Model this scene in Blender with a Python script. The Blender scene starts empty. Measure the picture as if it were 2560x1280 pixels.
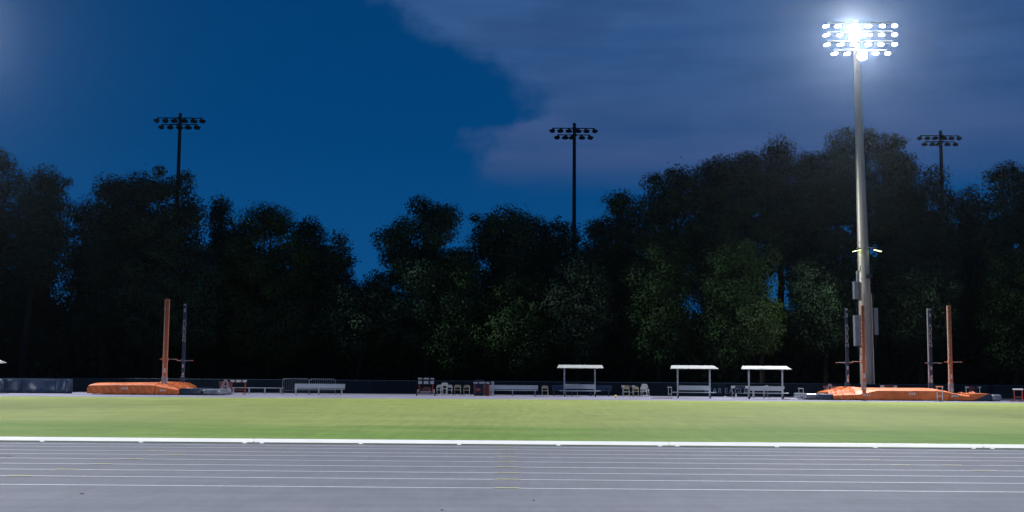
import bpy, bmesh, math, random
import numpy as np
from mathutils import Vector, Matrix, Euler

SC = bpy.context.scene
COL = SC.collection
R = math.radians
random.seed(7)

# ------------------------------------------------------------------ camera
F_PX, CAM_H, PITCH, ROLL = 3040.0, 1.61, 5.56, 0.44
cam_d = bpy.data.cameras.new('camera')
cam_d.sensor_width = 36.0
cam_d.lens = 36.0 * F_PX / 2560.0
cam_d.clip_start, cam_d.clip_end = 0.1, 4000
cam = bpy.data.objects.new('camera', cam_d)
COL.objects.link(cam)
CAM_M = Matrix.Translation((0, 0, CAM_H)) @ Euler((R(90 + PITCH), 0, 0)).to_matrix().to_4x4() @ Matrix.Rotation(R(ROLL), 4, 'Z')
cam.matrix_world = CAM_M
SC.camera = cam

# ------------------------------------------------------------------ colour management, sampling
SC.view_settings.view_transform = 'Standard'
SC.view_settings.look = 'None'
SC.view_settings.exposure = 0.0
SC.view_settings.gamma = 1.0
SC.view_settings.use_curve_mapping = False
SC.render.engine = 'CYCLES'
SC.cycles.use_denoising = True
SC.cycles.max_bounces = 5
SC.cycles.diffuse_bounces = 2
SC.cycles.glossy_bounces = 2
SC.cycles.volume_bounces = 0
SC.cycles.sample_clamp_indirect = 4.0


# ------------------------------------------------------------------ dusk sky
def build_world():
    w = bpy.data.worlds.new('World')
    SC.world = w
    w.use_nodes = True
    nt = w.node_tree
    nt.nodes.clear()
    N, L = nt.nodes.new, nt.links.new

    def M(op, a, b=None, clamp=False):
        n = N('ShaderNodeMath'); n.operation = op; n.use_clamp = clamp
        for i, v in enumerate((a, b)):
            if v is None: continue
            if isinstance(v, (int, float)): n.inputs[i].default_value = v
            else: L(v, n.inputs[i])
        return n.outputs[0]

    def smooth(v, lo, hi, o0=0.0, o1=1.0):
        n = N('ShaderNodeMapRange'); n.interpolation_type = 'SMOOTHSTEP'
        L(v, n.inputs[0])
        for k, q in enumerate((lo, hi, o0, o1)): n.inputs[k + 1].default_value = q
        return n.outputs[0]

    def mix(f, a, b):
        n = N('ShaderNodeMix'); n.data_type = 'RGBA'
        if isinstance(f, (int, float)): n.inputs[0].default_value = f
        else: L(f, n.inputs[0])
        for i, v in ((6, a), (7, b)):
            if isinstance(v, tuple): n.inputs[i].default_value = (*v, 1)
            else: L(v, n.inputs[i])
        return n.outputs[2]
    tc = N('ShaderNodeTexCoord')
    sep = N('ShaderNodeSeparateXYZ'); L(tc.outputs['Generated'], sep.inputs[0])
    x, y, z = sep.outputs
    el = M('MULTIPLY', M('ARCSINE', z), 57.2958)
    az = M('MULTIPLY', M('ARCTAN2', x, y), 57.2958)
    # twilight sky: the physical sky after sunset plus the deep blue of the last light
    sky = N('ShaderNodeTexSky'); sky.sky_type = 'NISHITA'; sky.sun_disc = False
    sky.sun_elevation = R(-4); sky.sun_rotation = R(200)
    grad = N('ShaderNodeValToRGB')
    L(smooth(el, -5, 90), grad.inputs[0])
    cr = grad.color_ramp
    cr.elements[0].position = 0.0; cr.elements[0].color = (.006, .085, .26, 1)
    cr.elements[1].position = 1.0; cr.elements[1].color = (0, .030, .12, 1)
    for p, c in ((.03, (.003, .070, .225)), (.075, (0, .053, .185)), (.14, (0, .046, .168)), (.4, (0, .036, .14))):
        e = cr.elements.new(p); e.color = (*c, 1)
    # cloud bank with streaks
    cv = N('ShaderNodeCombineXYZ'); L(M('MULTIPLY', az, .05), cv.inputs[0]); L(M('MULTIPLY', el, .16), cv.inputs[1])
    n1 = N('ShaderNodeTexNoise'); L(cv.outputs[0], n1.inputs['Vector']); n1.inputs['Scale'].default_value = 3.0
    n1.inputs['Detail'].default_value = 6; n1.inputs['Roughness'].default_value = .55
    cv2 = N('ShaderNodeCombineXYZ'); L(M('MULTIPLY', az, .10), cv2.inputs[0]); L(M('MULTIPLY', el, .12), cv2.inputs[1])
    n2 = N('ShaderNodeTexNoise'); L(cv2.outputs[0], n2.inputs['Vector']); n2.inputs['Scale'].default_value = 6.0
    n2.inputs['Detail'].default_value = 9; n2.inputs['Roughness'].default_value = .6
    cv3 = N('ShaderNodeCombineXYZ'); L(M('MULTIPLY', az, .03), cv3.inputs[0]); L(M('MULTIPLY', el, .35), cv3.inputs[1])
    n3 = N('ShaderNodeTexNoise'); L(cv3.outputs[0], n3.inputs['Vector']); n3.inputs['Scale'].default_value = 2.2
    n3.inputs['Detail'].default_value = 4
    fc = N('ShaderNodeFloatCurve')
    L(M('DIVIDE', M('SUBTRACT', el, 5), 25), fc.inputs['Value'])
    c = fc.mapping.curves[0]
    pts = [(5, -1.0), (9.6, -1.6), (11.4, -1.7), (12.2, .9), (14.0, -.4), (15.6, -3.6), (17.2, -6.2), (22, -11), (30, -14)]
    pts = [((e - 5) / 25, (a + 16) / 32) for e, a in pts]
    c.points[0].location = pts[0]; c.points[1].location = pts[-1]
    for p in pts[1:-1]: c.points.new(*p)
    fc.mapping.update()
    edge = M('SUBTRACT', M('MULTIPLY', fc.outputs[0], 32), 16)
    wob = M('MULTIPLY', M('SUBTRACT', n2.outputs[0], .5), 4.4)
    m_edge = smooth(M('ADD', M('SUBTRACT', az, edge), wob), -1.0, 1.7)
    m_low = smooth(M('ADD', el, M('MULTIPLY', M('SUBTRACT', n1.outputs[0], .5), 2.2)), 8.2, 10.4)
    m_far = smooth(az, 100, 160, 1, 0)
    mask = M('MULTIPLY', M('MULTIPLY', m_edge, m_low), m_far)
    mask = M('MULTIPLY', mask, smooth(n3.outputs[0], .30, .62, .72, 1.0))
    cloud = mix(smooth(el, 9, 15.5), (.046, .088, .225), (.036, .100, .262))
    cloud = mix(smooth(n1.outputs[0], .35, .7), cloud, (.027, .078, .212))
    col = mix(mask, grad.outputs[0], cloud)
    add = N('ShaderNodeMix'); add.data_type = 'RGBA'; add.blend_type = 'ADD'; add.inputs[0].default_value = .01
    L(col, add.inputs[6]); L(sky.outputs[0], add.inputs[7])
    bg = N('ShaderNodeBackground'); L(add.outputs[2], bg.inputs[0]); bg.inputs[1].default_value = 1.0
    out = N('ShaderNodeOutputWorld'); L(bg.outputs[0], out.inputs[0])


build_world()
# light of the four floodlight towers (W per tower lamp bank) and the other lamps of the place
P_FAR, P_NEAR, P_AREA = 145e3, 310e3, 1700.0
GLOW_HAZE_DENSITY = 4.5e-5  # thin scattering volume, added to give the lamps their bloom


# ------------------------------------------------------------------ pixel -> place helpers (2560 x 1280 photograph)
def ray(px, py):
    return (CAM_M.to_3x3() @ Vector(((px - 1280) / F_PX, -(py - 640) / F_PX, -1))).normalized()


def at(px, py, Y):
    d = ray(px, py); t = Y / d.y
    return Vector((d.x * t, Y, CAM_H + d.z * t))


def ground(px, py):
    d = ray(px, py); t = -CAM_H / d.z
    return Vector((d.x * t, d.y * t, 0))


# ------------------------------------------------------------------ materials
def mat(name, col, rough=.6, metal=0.0, var=.12, scale=3.0, bump=0.0, bscale=40.0, spec=.3, stretch=None, emit=None, col2=None, coat=0.0):
    m = bpy.data.materials.new(name); m.use_nodes = True
    nt = m.node_tree; N, L = nt.nodes.new, nt.links.new
    b = nt.nodes['Principled BSDF']
    b.inputs['Roughness'].default_value = rough
    b.inputs['Metallic'].default_value = metal
    b.inputs['Specular IOR Level'].default_value = spec
    b.inputs['Coat Weight'].default_value = coat
    tc = N('ShaderNodeTexCoord'); mp = N('ShaderNodeMapping'); L(tc.outputs['Object'], mp.inputs[0])
    if stretch: mp.inputs['Scale'].default_value = stretch
    nz = N('ShaderNodeTexNoise'); L(mp.outputs[0], nz.inputs['Vector'])
    nz.inputs['Scale'].default_value = scale; nz.inputs['Detail'].default_value = 5
    mr = N('ShaderNodeMapRange'); L(nz.outputs[0], mr.inputs[0])
    mr.inputs[1].default_value, mr.inputs[2].default_value = .3, .7
    mx = N('ShaderNodeMix'); mx.data_type = 'RGBA'; L(mr.outputs[0], mx.inputs[0])
    c2 = col2 if col2 else tuple(min(1, v * (1 + var)) for v in col)
    c1 = col if col2 else tuple(v * (1 - var) for v in col)
    mx.inputs[6].default_value = (*c1, 1); mx.inputs[7].default_value = (*c2, 1)
    L(mx.outputs[2], b.inputs['Base Color'])
    if bump:
        bz = N('ShaderNodeTexNoise'); L(tc.outputs['Object'], bz.inputs['Vector']); bz.inputs['Scale'].default_value = bscale
        bz.inputs['Detail'].default_value = 4
        bp = N('ShaderNodeBump'); bp.inputs['Strength'].default_value = bump; bp.inputs['Distance'].default_value = .02
        L(bz.outputs[0], bp.inputs['Height']); L(bp.outputs[0], b.inputs['Normal'])
    if emit:
        b.inputs['Emission Color'].default_value = (*emit[0], 1)
        b.inputs['Emission Strength'].default_value = emit[1]
        m.cycles.emission_sampling = 'NONE'
    return m


def grass_material():
    m = bpy.data.materials.new('infield_grass'); m.use_nodes = True
    nt = m.node_tree; N, L = nt.nodes.new, nt.links.new
    b = nt.nodes['Principled BSDF']; b.inputs['Roughness'].default_value = .9; b.inputs['Specular IOR Level'].default_value = .1
    tc = N('ShaderNodeTexCoord')

    def noise(sc, scale, det=5):
        mp = N('ShaderNodeMapping'); mp.inputs['Scale'].default_value = sc; L(tc.outputs['Object'], mp.inputs[0])
        n = N('ShaderNodeTexNoise'); n.inputs['Scale'].default_value = scale; n.inputs['Detail'].default_value = det
        L(mp.outputs[0], n.inputs['Vector']); return n.outputs[0]

    def rng(v, a, b_, c=0, d=1):
        n = N('ShaderNodeMapRange'); n.interpolation_type = 'SMOOTHSTEP'; L(v, n.inputs[0])
        for k, q in enumerate((a, b_, c, d)): n.inputs[k + 1].default_value = q
        return n.outputs[0]

    def mix(f, a, c):
        n = N('ShaderNodeMix'); n.data_type = 'RGBA'; L(f, n.inputs[0])
        for i, v in ((6, a), (7, c)):
            if isinstance(v, tuple): n.inputs[i].default_value = (*v, 1)
            else: L(v, n.inputs[i])
        return n.outputs[2]
    sep = N('ShaderNodeSeparateXYZ'); L(tc.outputs['Object'], sep.inputs[0])
    # mown lengths: the strip by the curb is lusher, the middle of the field drier
    big = noise((.05, .12, 1), 1.0, 4)
    ad = N('ShaderNodeMath'); ad.operation = 'MULTIPLY_ADD'; L(big, ad.inputs[0]); ad.inputs[1].default_value = 22; L(sep.outputs[1], ad.inputs[2])
    lush = rng(ad.outputs[0], 45, 54)
    c = mix(lush, (.104, .184, .027), (.222, .260, .070))
    patch = rng(noise((.12, .45, 1), 1.0, 6), .35, .68)
    c = mix(patch, c, mix(lush, (.145, .205, .044), (.196, .240, .058)))
    fine = rng(noise((.25, 2.4, 1), 1.6, 7), .32, .72, .84, 1.14)
    blade = rng(noise((1, 1, 1), 22, 3), .3, .7, .78, 1.2)
    grain = rng(noise((2.2, .16, 1), 1.6, 5), .3, .7, .92, 1.08)
    stripe = rng(noise((.16, .012, 1), 1.4, 2), .4, .6, .965, 1.03)
    for f in (fine, blade, grain, stripe):
        v = N('ShaderNodeMix'); v.data_type = 'RGBA'; v.blend_type = 'MULTIPLY'; v.inputs[0].default_value = 1
        L(c, v.inputs[6]); L(f, v.inputs[7]); c = v.outputs[2]
    L(c, b.inputs['Base Color'])
    bp = N('ShaderNodeBump'); bp.inputs['Strength'].default_value = .5; bp.inputs['Distance'].default_value = .04
    L(noise((1, 1, 1), 30, 3), bp.inputs['Height']); L(bp.outputs[0], b.inputs['Normal'])
    return m


def track_material(name, base, tint):
    m = bpy.data.materials.new(name); m.use_nodes = True
    nt = m.node_tree; N, L = nt.nodes.new, nt.links.new
    b = nt.nodes['Principled BSDF']; b.inputs['Roughness'].default_value = .88; b.inputs['Specular IOR Level'].default_value = .12
    tc = N('ShaderNodeTexCoord')

    def noise(sc, scale, det, a, b_, c, d):
        mp = N('ShaderNodeMapping'); mp.inputs['Scale'].default_value = sc; L(tc.outputs['Object'], mp.inputs[0])
        n = N('ShaderNodeTexNoise'); n.inputs['Scale'].default_value = scale; n.inputs['Detail'].default_value = det
        L(mp.outputs[0], n.inputs['Vector'])
        r = N('ShaderNodeMapRange'); L(n.outputs[0], r.inputs[0])
        for k, q in enumerate((a, b_, c, d)): r.inputs[k + 1].default_value = q
        return n.outputs[0], r.outputs[0]
    mx = N('ShaderNodeMix'); mx.data_type = 'RGBA'; L(noise((.25, .5, 1), 1, 4, .3, .7, 0, 1)[1], mx.inputs[0])
    mx.inputs[6].default_value = (*base, 1); mx.inputs[7].default_value = (*tint, 1)
    c = mx.outputs[2]
    for f in (noise((.18, 2.2, 1), 1.3, 6, .3, .7, .90, 1.09)[1], noise((1, 1, 1), 1.1, 8, .30, .72, .90, 1.07)[1],
              noise((1, 1, 1), 60, 2, .3, .7, .80, 1.2)[1], noise((3, .35, 1), 2.2, 4, .3, .7, .94, 1.06)[1]):
        v = N('ShaderNodeMix'); v.data_type = 'RGBA'; v.blend_type = 'MULTIPLY'; v.inputs[0].default_value = 1
        L(c, v.inputs[6]); L(f, v.inputs[7]); c = v.outputs[2]
    L(c, b.inputs['Base Color'])
    bp = N('ShaderNodeBump'); bp.inputs['Strength'].default_value = .4; bp.inputs['Distance'].default_value = .006
    L(noise((1, 1, 1), 180, 2, 0, 1, 0, 1)[0], bp.inputs['Height']); L(bp.outputs[0], b.inputs['Normal'])
    return m


def leaf_material(name, a, c):
    m = bpy.data.materials.new(name); m.use_nodes = True
    nt = m.node_tree; N, L = nt.nodes.new, nt.links.new
    b = nt.nodes['Principled BSDF']; b.inputs['Roughness'].default_value = .9; b.inputs['Specular IOR Level'].default_value = .02
    g = N('ShaderNodeNewGeometry'); mx = N('ShaderNodeMix'); mx.data_type = 'RGBA'
    L(g.outputs['Random Per Island'], mx.inputs[0])
    mx.inputs[6].default_value = (*a, 1); mx.inputs[7].default_value = (*c, 1)
    L(mx.outputs[2], b.inputs['Base Color'])
    return m


MT = {
    'soil': mat('soil', (.030, .034, .022), .95, var=.4, scale=.4, bump=.4, bscale=6),
    'track': track_material('track_surface', (.097, .104, .125), (.108, .111, .132)),
    'apron': mat('far_track_surface', (.155, .150, .200), .85, var=.14, scale=.3, bump=.3, bscale=90, spec=.15),
    'line': mat('worn_line_paint', (.33, .34, .38), .7, scale=14, col2=(.64, .65, .68), stretch=(1, 3, 1)),
    'yellow': mat('worn_yellow_paint', (.42, .42, .22), .7, scale=10, col2=(.60, .60, .28)),
    'scuff': mat('scuff', (.035, .035, .045), .8, var=.4, scale=9),
    'curb': mat('white_curb', (.42, .42, .43), .45, var=.05, scale=1.2),
    'orange': mat('orange_vinyl', (.47, .118, .034), .55, var=.22, scale=1.1, bump=.35, bscale=5),
    'navy': mat('navy_vinyl', (.020, .034, .060), .5, var=.25, scale=1.6, bump=.3, bscale=5),
    'wrap': mat('clear_wrapped_foam', (.13, .145, .18), .25, var=.35, scale=2.5, bump=.8, bscale=4, spec=.6),
    'mark': mat('pale_print', (.50, .47, .45), .7, var=.15, scale=6),
    'redpost': mat('orange_upright_pad', (.42, .115, .060), .55, var=.15, scale=2),
    'redlight': mat('pale_upright_edge', (.50, .32, .26), .5, var=.2, scale=3),
    'navypost': mat('navy_upright_pad', (.030, .050, .090), .5, var=.2, scale=2),
    'greypost': mat('grey_upright_edge', (.30, .32, .36), .5, var=.2, scale=2),
    'letter': mat('pale_lettering', (.32, .35, .42), .7, var=.2, scale=6),
    'fletter': mat('fence_lettering', (.22, .27, .32), .8, var=.2, scale=4),
    'windscreen': mat('dark_windscreen_mesh', (.005, .015, .022), .9, var=.35, scale=.8, bump=.4, bscale=3),
    'tarp': mat('blue_tarp', (.036, .060, .105), .38, var=.25, scale=1.2, bump=.35, bscale=2.5, spec=.5),
    'steel': mat('galvanised_steel', (.22, .24, .26), .45, .6, var=.15, scale=8),
    'alu': mat('aluminium_bench', (.43, .46, .50), .42, .05, var=.08, scale=2, stretch=(.4, 4, 4)),
    'shelterpost': mat('grey_painted_steel', (.36, .38, .42), .5, .2, var=.1, scale=3),
    'roofwhite': mat('white_roof_sheet', (.29, .29, .28), .5, var=.05, scale=1.5),
    'rooftext': mat('grey_print', (.30, .30, .30), .7, var=.2, scale=9),
    'navybench': mat('navy_bench', (.035, .060, .115), .5, var=.15, scale=2),
    'white': mat('white_board', (.58, .58, .58), .55, var=.1, scale=5),
    'black': mat('black_rubber', (.02, .02, .022), .7, var=.3, scale=6),
    'hred': mat('red_hurdle_steel', (.34, .060, .040), .5, .1, var=.15, scale=5),
    'hgrey': mat('grey_hurdle_steel', (.30, .31, .33), .45, .4, var=.15, scale=5),
    'maroon': mat('maroon_board', (.13, .050, .050), .6, var=.2, scale=4),
    'pinkgrey': mat('dusty_cart_steel', (.26, .22, .24), .6, .2, var=.25, scale=4),
    'chairw': mat('white_chair', (.46, .46, .46), .5, var=.1, scale=6),
    'chairb': mat('beige_chair', (.34, .31, .22), .5, var=.1, scale=6),
    'bin': mat('navy_bin', (.020, .035, .065), .4, var=.2, scale=3),
    'lid': mat('blue_bin_lid', (.030, .060, .105), .4, var=.2, scale=3),
    'emblem': mat('orange_emblem', (.50, .16, .08), .6, var=.15, scale=8),
    'amark': mat('maroon_emblem', (.22, .085, .085), .6, var=.15, scale=6),
    'apale': mat('pale_emblem_edge', (.34, .24, .25), .6, var=.1, scale=6),
    'ball': mat('yellow_ball', (.55, .50, .12), .6, var=.1, scale=9),
    'concrete': mat('weathered_steel_pole', (.56, .52, .43), .42, .25, var=.10, scale=.8, stretch=(3, 3, .25), spec=.4),
    'poleband': mat('bright_band', (.60, .60, .58), .3, .5, var=.1, scale=8),
    'box': mat('grey_cabinet', (.33, .36, .40), .45, .2, var=.08, scale=2),
    'cable': mat('cable', (.04, .05, .06), .6, var=.2, scale=6),
    'darkpole': mat('dark_pole', (.028, .028, .026), .8, var=.2, scale=1, stretch=(4, 4, .4)),
    'darkhead': mat('dark_housing', (.03, .032, .035), .6, .2, var=.2, scale=4),
    'darklens': mat('unlit_lens', (.05, .055, .06), .15, var=.2, scale=4, spec=.5),
    'head': mat('pale_housing', (.55, .56, .58), .4, .2, var=.08, scale=4),
    'lamp': mat('lit_lens', (.9, .9, .9), .3, var=.02, emit=((.93, .96, 1.0), 28.0)),
    'led': mat('lit_area_lens', (.9, .9, .8), .3, var=.02, emit=((.85, 1.0, .42), 3.0)),
    'bark': mat('bark', (.020, .018, .016), .9, var=.35, scale=5, bump=.8, bscale=12, stretch=(3, 3, .5)),
    'grass': grass_material(),
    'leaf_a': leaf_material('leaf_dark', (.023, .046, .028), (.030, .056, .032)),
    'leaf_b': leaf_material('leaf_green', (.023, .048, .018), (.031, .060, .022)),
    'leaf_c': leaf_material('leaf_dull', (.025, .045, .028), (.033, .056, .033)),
    'leaf_d': leaf_material('leaf_lamplit', (.056, .098, .034), (.078, .124, .044)),  # lamp light on the small tree is partly put into this brighter colour
}


# ------------------------------------------------------------------ mesh helpers
class MB:
    def __init__(self): self.v, self.f = [], []

    def add(self, vs, fs):
        o = len(self.v); self.v += [Vector(p) for p in vs]; self.f += [tuple(i + o for i in q) for q in fs]; return self

    def box(self, x0, x1, y0, y1, z0, z1, bev=0.0):
        if bev <= 0:
            vs = [(x, y, z) for z in (z0, z1) for y in (y0, y1) for x in (x0, x1)]
            return self.add(vs, [(0, 2, 3, 1), (4, 5, 7, 6), (0, 1, 5, 4), (2, 6, 7, 3), (0, 4, 6, 2), (1, 3, 7, 5)])
        bm = bmesh.new()
        bmesh.ops.create_cube(bm, size=1)
        for v in bm.verts:
            v.co = Vector((x0 + (v.co.x + .5) * (x1 - x0), y0 + (v.co.y + .5) * (y1 - y0), z0 + (v.co.z + .5) * (z1 - z0)))
        bmesh.ops.bevel(bm, geom=list(bm.edges), offset=bev, segments=2, profile=.5, affect='EDGES')
        return self.bm(bm)

    def bm(self, bm):
        bm.verts.index_update()
        self.add([v.co.copy() for v in bm.verts], [[v.index for v in f.verts] for f in bm.faces]); bm.free(); return self

    def tube(self, pts, rad, seg=8, cap=True):
        pts = [Vector(p) for p in pts]
        rs = rad if isinstance(rad, (list, tuple)) else [rad] * len(pts)
        o = len(self.v); up = Vector((0, 0, 1)); prev = None
        for i, p in enumerate(pts):
            t = (pts[min(i + 1, len(pts) - 1)] - pts[max(i - 1, 0)]).normalized()
            if prev is None:
                a = t.cross(up if abs(t.z) < .95 else Vector((1, 0, 0))).normalized()
            else:
                a = (prev - t * prev.dot(t)).normalized()
            prev = a; b = t.cross(a)
            for k in range(seg):
                an = 2 * math.pi * k / seg
                self.v.append(p + (a * math.cos(an) + b * math.sin(an)) * rs[i])
        n = len(pts)
        for i in range(n - 1):
            for k in range(seg):
                k2 = (k + 1) % seg
                self.f.append((o + i * seg + k, o + i * seg + k2, o + (i + 1) * seg + k2, o + (i + 1) * seg + k))
        if cap:
            self.f.append(tuple(o + k for k in range(seg))[::-1]); self.f.append(tuple(o + (n - 1) * seg + k for k in range(seg)))
        return self

    def lathe(self, prof, seg=16, c=(0, 0, 0), mtx=None):
        o = len(self.v); c = Vector(c)
        for r, z in prof:
            for k in range(seg):
                an = 2 * math.pi * k / seg
                p = Vector((r * math.cos(an), r * math.sin(an), z))
                self.v.append((mtx @ p if mtx else p) + c)
        for i in range(len(prof) - 1):
            for k in range(seg):
                k2 = (k + 1) % seg
                self.f.append((o + i * seg + k, o + i * seg + k2, o + (i + 1) * seg + k2, o + (i + 1) * seg + k))
        self.f.append(tuple(o + k for k in range(seg))[::-1])
        self.f.append(tuple(o + (len(prof) - 1) * seg + k for k in range(seg)))
        return self

    def prism(self, xz, y0, y1):
        n = len(xz); o = len(self.v)
        self.v += [Vector((x, y0, z)) for x, z in xz] + [Vector((x, y1, z)) for x, z in xz]
        self.f.append(tuple(range(o, o + n))); self.f.append(tuple(range(o + 2 * n - 1, o + n - 1, -1)))
        for i in range(n):
            j = (i + 1) % n
            self.f.append((o + j, o + i, o + n + i, o + n + j))
        return self

    def grid(self, rows):
        o = len(self.v); nx = len(rows[0])
        for r in rows: self.v += [Vector(p) for p in r]
        for j in range(len(rows) - 1):
            for i in range(nx - 1):
                self.f.append((o + j * nx + i, o + j * nx + i + 1, o + (j + 1) * nx + i + 1, o + (j + 1) * nx + i))
        return self

    def build(self, name, m, parent=None, smooth=False):
        off = parent.location if parent is not None and parent.get('_world') else Vector((0, 0, 0))
        g = parent
        while g is not None and g.parent is not None and off.length == 0:
            g = g.parent
            if g.get('_world'): off = g.location
        me = bpy.data.meshes.new(name)
        me.from_pydata([tuple(p - off) for p in self.v], [], [tuple(q) for q in self.f])
        bm = bmesh.new(); bm.from_mesh(me); bmesh.ops.recalc_face_normals(bm, faces=bm.faces); bm.to_mesh(me); bm.free()
        if smooth: me.polygons.foreach_set('use_smooth', [True] * len(me.polygons))
        me.materials.append(MT[m] if isinstance(m, str) else m)
        o = bpy.data.objects.new(name, me); COL.objects.link(o)
        if parent is not None: o.parent = parent
        return o


def tag(o, label=None, cat=None, group=None, kind=None):
    for k, v in (('label', label), ('category', cat), ('group', group), ('kind', kind)):
        if v: o[k] = v
    return o


def thing(name, loc=(0, 0, 0), label=None, cat=None, group=None, rz=0, world=False, scale=1.0):
    """An Empty at a thing's base. world=True: its parts are given in world coordinates."""
    o = bpy.data.objects.new(name, None); COL.objects.link(o)
    o.empty_display_size = .2
    o.location = loc; o.rotation_euler = (0, 0, rz); o.scale = (scale,) * 3
    if world: o['_world'] = 1
    return tag(o, label, cat, group)


def copy_tree(o, parent=None):
    c = o.copy(); COL.objects.link(c); c.parent = parent
    for ch in list(o.children): copy_tree(ch, c)
    return c


def place(proto, loc, rz=0.0, scale=1.0, label=None, used=set()):
    o = proto if proto.name not in used and not used.add(proto.name) else copy_tree(proto)
    o.location = loc; o.rotation_euler = (0, 0, rz)
    o.scale = scale if isinstance(scale, (tuple, list)) else (scale,) * 3
    if label: o['label'] = label
    return o


def text_mesh(s, size, depth=.004, spacing=1.0):
    """Letters as a mesh in the XZ plane (front towards -Y), origin at the lower left."""
    cu = bpy.data.curves.new('t', 'FONT'); cu.body = s; cu.size = size; cu.extrude = depth; cu.space_character = spacing
    cu.resolution_u = 3; cu.offset = size * .012
    ob = bpy.data.objects.new('t', cu); COL.objects.link(ob)
    dg = bpy.context.evaluated_depsgraph_get()
    me = bpy.data.meshes.new_from_object(ob.evaluated_get(dg))
    vs = [Vector((v.co.x, -v.co.z, v.co.y)) for v in me.vertices]; fs = [tuple(p.vertices) for p in me.polygons]
    bpy.data.objects.remove(ob); bpy.data.curves.remove(cu); bpy.data.meshes.remove(me)
    return vs, fs


# ================================================================== THE SETTING
def sheet(name, pts, z, m):
    mb = MB(); mb.add([(x, y, z) for x, y in pts], [tuple(range(len(pts)))])
    o = mb.build(name, m); o['kind'] = 'structure'; return o


def grid_sheet(name, x0, x1, y0, y1, nx, ny, z, m):
    rows = [[(x0 + (x1 - x0) * i / nx, y0 + (y1 - y0) * j / ny, z) for i in range(nx + 1)] for j in range(ny + 1)]
    o = MB().grid(rows).build(name, m); o['kind'] = 'structure'; return o


sheet('ground', [(-600, -600), (600, -600), (600, 600), (-600, 600)], -.02, 'soil')
track = sheet('running_track', [(-120, -8), (120, -8), (120, 28.16), (-120, 28.16)], 0, 'track')
far_l, far_r = ground(0, 992.5), ground(2560, 1007)
sl = (far_r.y - far_l.y) / (far_r.x - far_l.x)
fy = lambda x: 79.2 + (x * .02 if x > 0 else x * .09)
edge_pts = [(x, fy(x)) for x in (60, 40, 20, 0, -20, -40, -60)]
infield = sheet('infield_grass', [(-60, 28.16), (60, 28.16)] + edge_pts, .004, 'grass')
apron = sheet('far_track', [(-120, 70), (120, 70), (120, 96.6), (-120, 96.6)], -.002, 'apron')

# lane lines with the yellow relay marks
line_px = [1117.8, 1125, 1134.5, 1143.4, 1154.9, 1168, 1182.5, 1199.2, 1220.9]
marks = {0: [1262], 1: [1266], 2: [390, 1267], 3: [440, 1268, 2175], 4: [330, 1269, 2250, 2380], 5: [255, 1270, 2460], 6: [165, 1270],
         7: [50, 1270], 8: [1266]}
for i, py in enumerate(line_px):
    y = ground(1267, py).y
    MB().grid([[(-30 + 60 * k / 40, y + s, .004) for k in range(41)] for s in (-.028, .028)]).build('lane_line', 'line', track)
    for px in marks[i]:
        x = ground(px, py + (px - 1267) * .0077).x
        MB().add([(x - .20, y - .032, .008), (x + .17, y - .028, .008), (x + .20, y + .030, .008), (x - .16, y + .034, .008)],
                 [(0, 1, 2, 3)]).build('relay_mark', 'yellow', track)
for a, b, w in (((-40, 1137), (30, 1141), .05), ((2330, 1157), (2449, 1163), .06), ((2500, 1160), (2600, 1164), .05)):
    p, q = ground(*a), ground(*b)
    MB().add([p + Vector((0, 0, .012)), q + Vector((0, -w, .012)), q + Vector((0, w, .012))], [(0, 1, 2)]).build('scuff_mark', 'scuff', track)
for px, py, r in ((205, 1235, .022), (1334, 1252, .012), (1105, 1276, .014)):
    p = ground(px, py)
    MB().lathe([(r * 1.5, .004), (r, .014)], 7, p).build('scuff_mark', 'scuff', track)

# faint painted line on the far side
a, b = ground(-60, 988.5), ground(360, 989.6)
MB().add([(a.x, a.y, .006), (b.x, b.y, .006), (b.x, b.y + .12, .006), (a.x, a.y + .5, .006)], [(0, 1, 2, 3)]).build('lane_line', 'line', apron)
for px0, px1, py, w, m in ((690, 800, 993.6, .5, 'line'), (1250, 1330, 994.8, .25, 'maroon'), (1570, 1600, 996.2, .3, 'maroon')):
    p, q = ground(px0, py), ground(px1, py + .4)
    MB().add([(p.x, p.y, .006), (q.x, q.y, .006), (q.x, q.y + w * .4, .006), (p.x, p.y + w, .006)], [(0, 1, 2, 3)]).build('painted_patch', m, apron)

# ------------------------------------------------------------------ white curb rail
cy = 28.02
curb = thing('track_curb', (0, cy, 0), 'white metal curb rail on small feet along the inner edge of the track', 'curb', world=True)
joints = [-120, 634, 1672, 2457, 3300]
feet_px = [(-100, 106, 353, 612), (655, 902, 1148, 1396, 1650), (1693, 1942, 2188, 2433), (2480, 2700, 2950, 3270)]
for k in range(4):
    x0 = at(joints[k], 1105, cy).x + .012; x1 = at(joints[k + 1], 1105, cy).x - .012
    mb = MB().box(x0, x1, cy - .03, cy + .03, .024, .106, .008)
    rail = mb.build('rail', 'curb', curb)
    for px in feet_px[k]:
        x = at(px, 1110, cy).x
        MB().box(x - .045, x + .045, cy - .034, cy + .034, .004, .024).build('foot', 'curb', rail)
    # splice plate at the joint
    if k < 3:
        MB().box(x1 - .10, x1 + .2, cy - .0335, cy - .0305, .050, .092).build('splice_plate', 'curb', rail)

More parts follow.
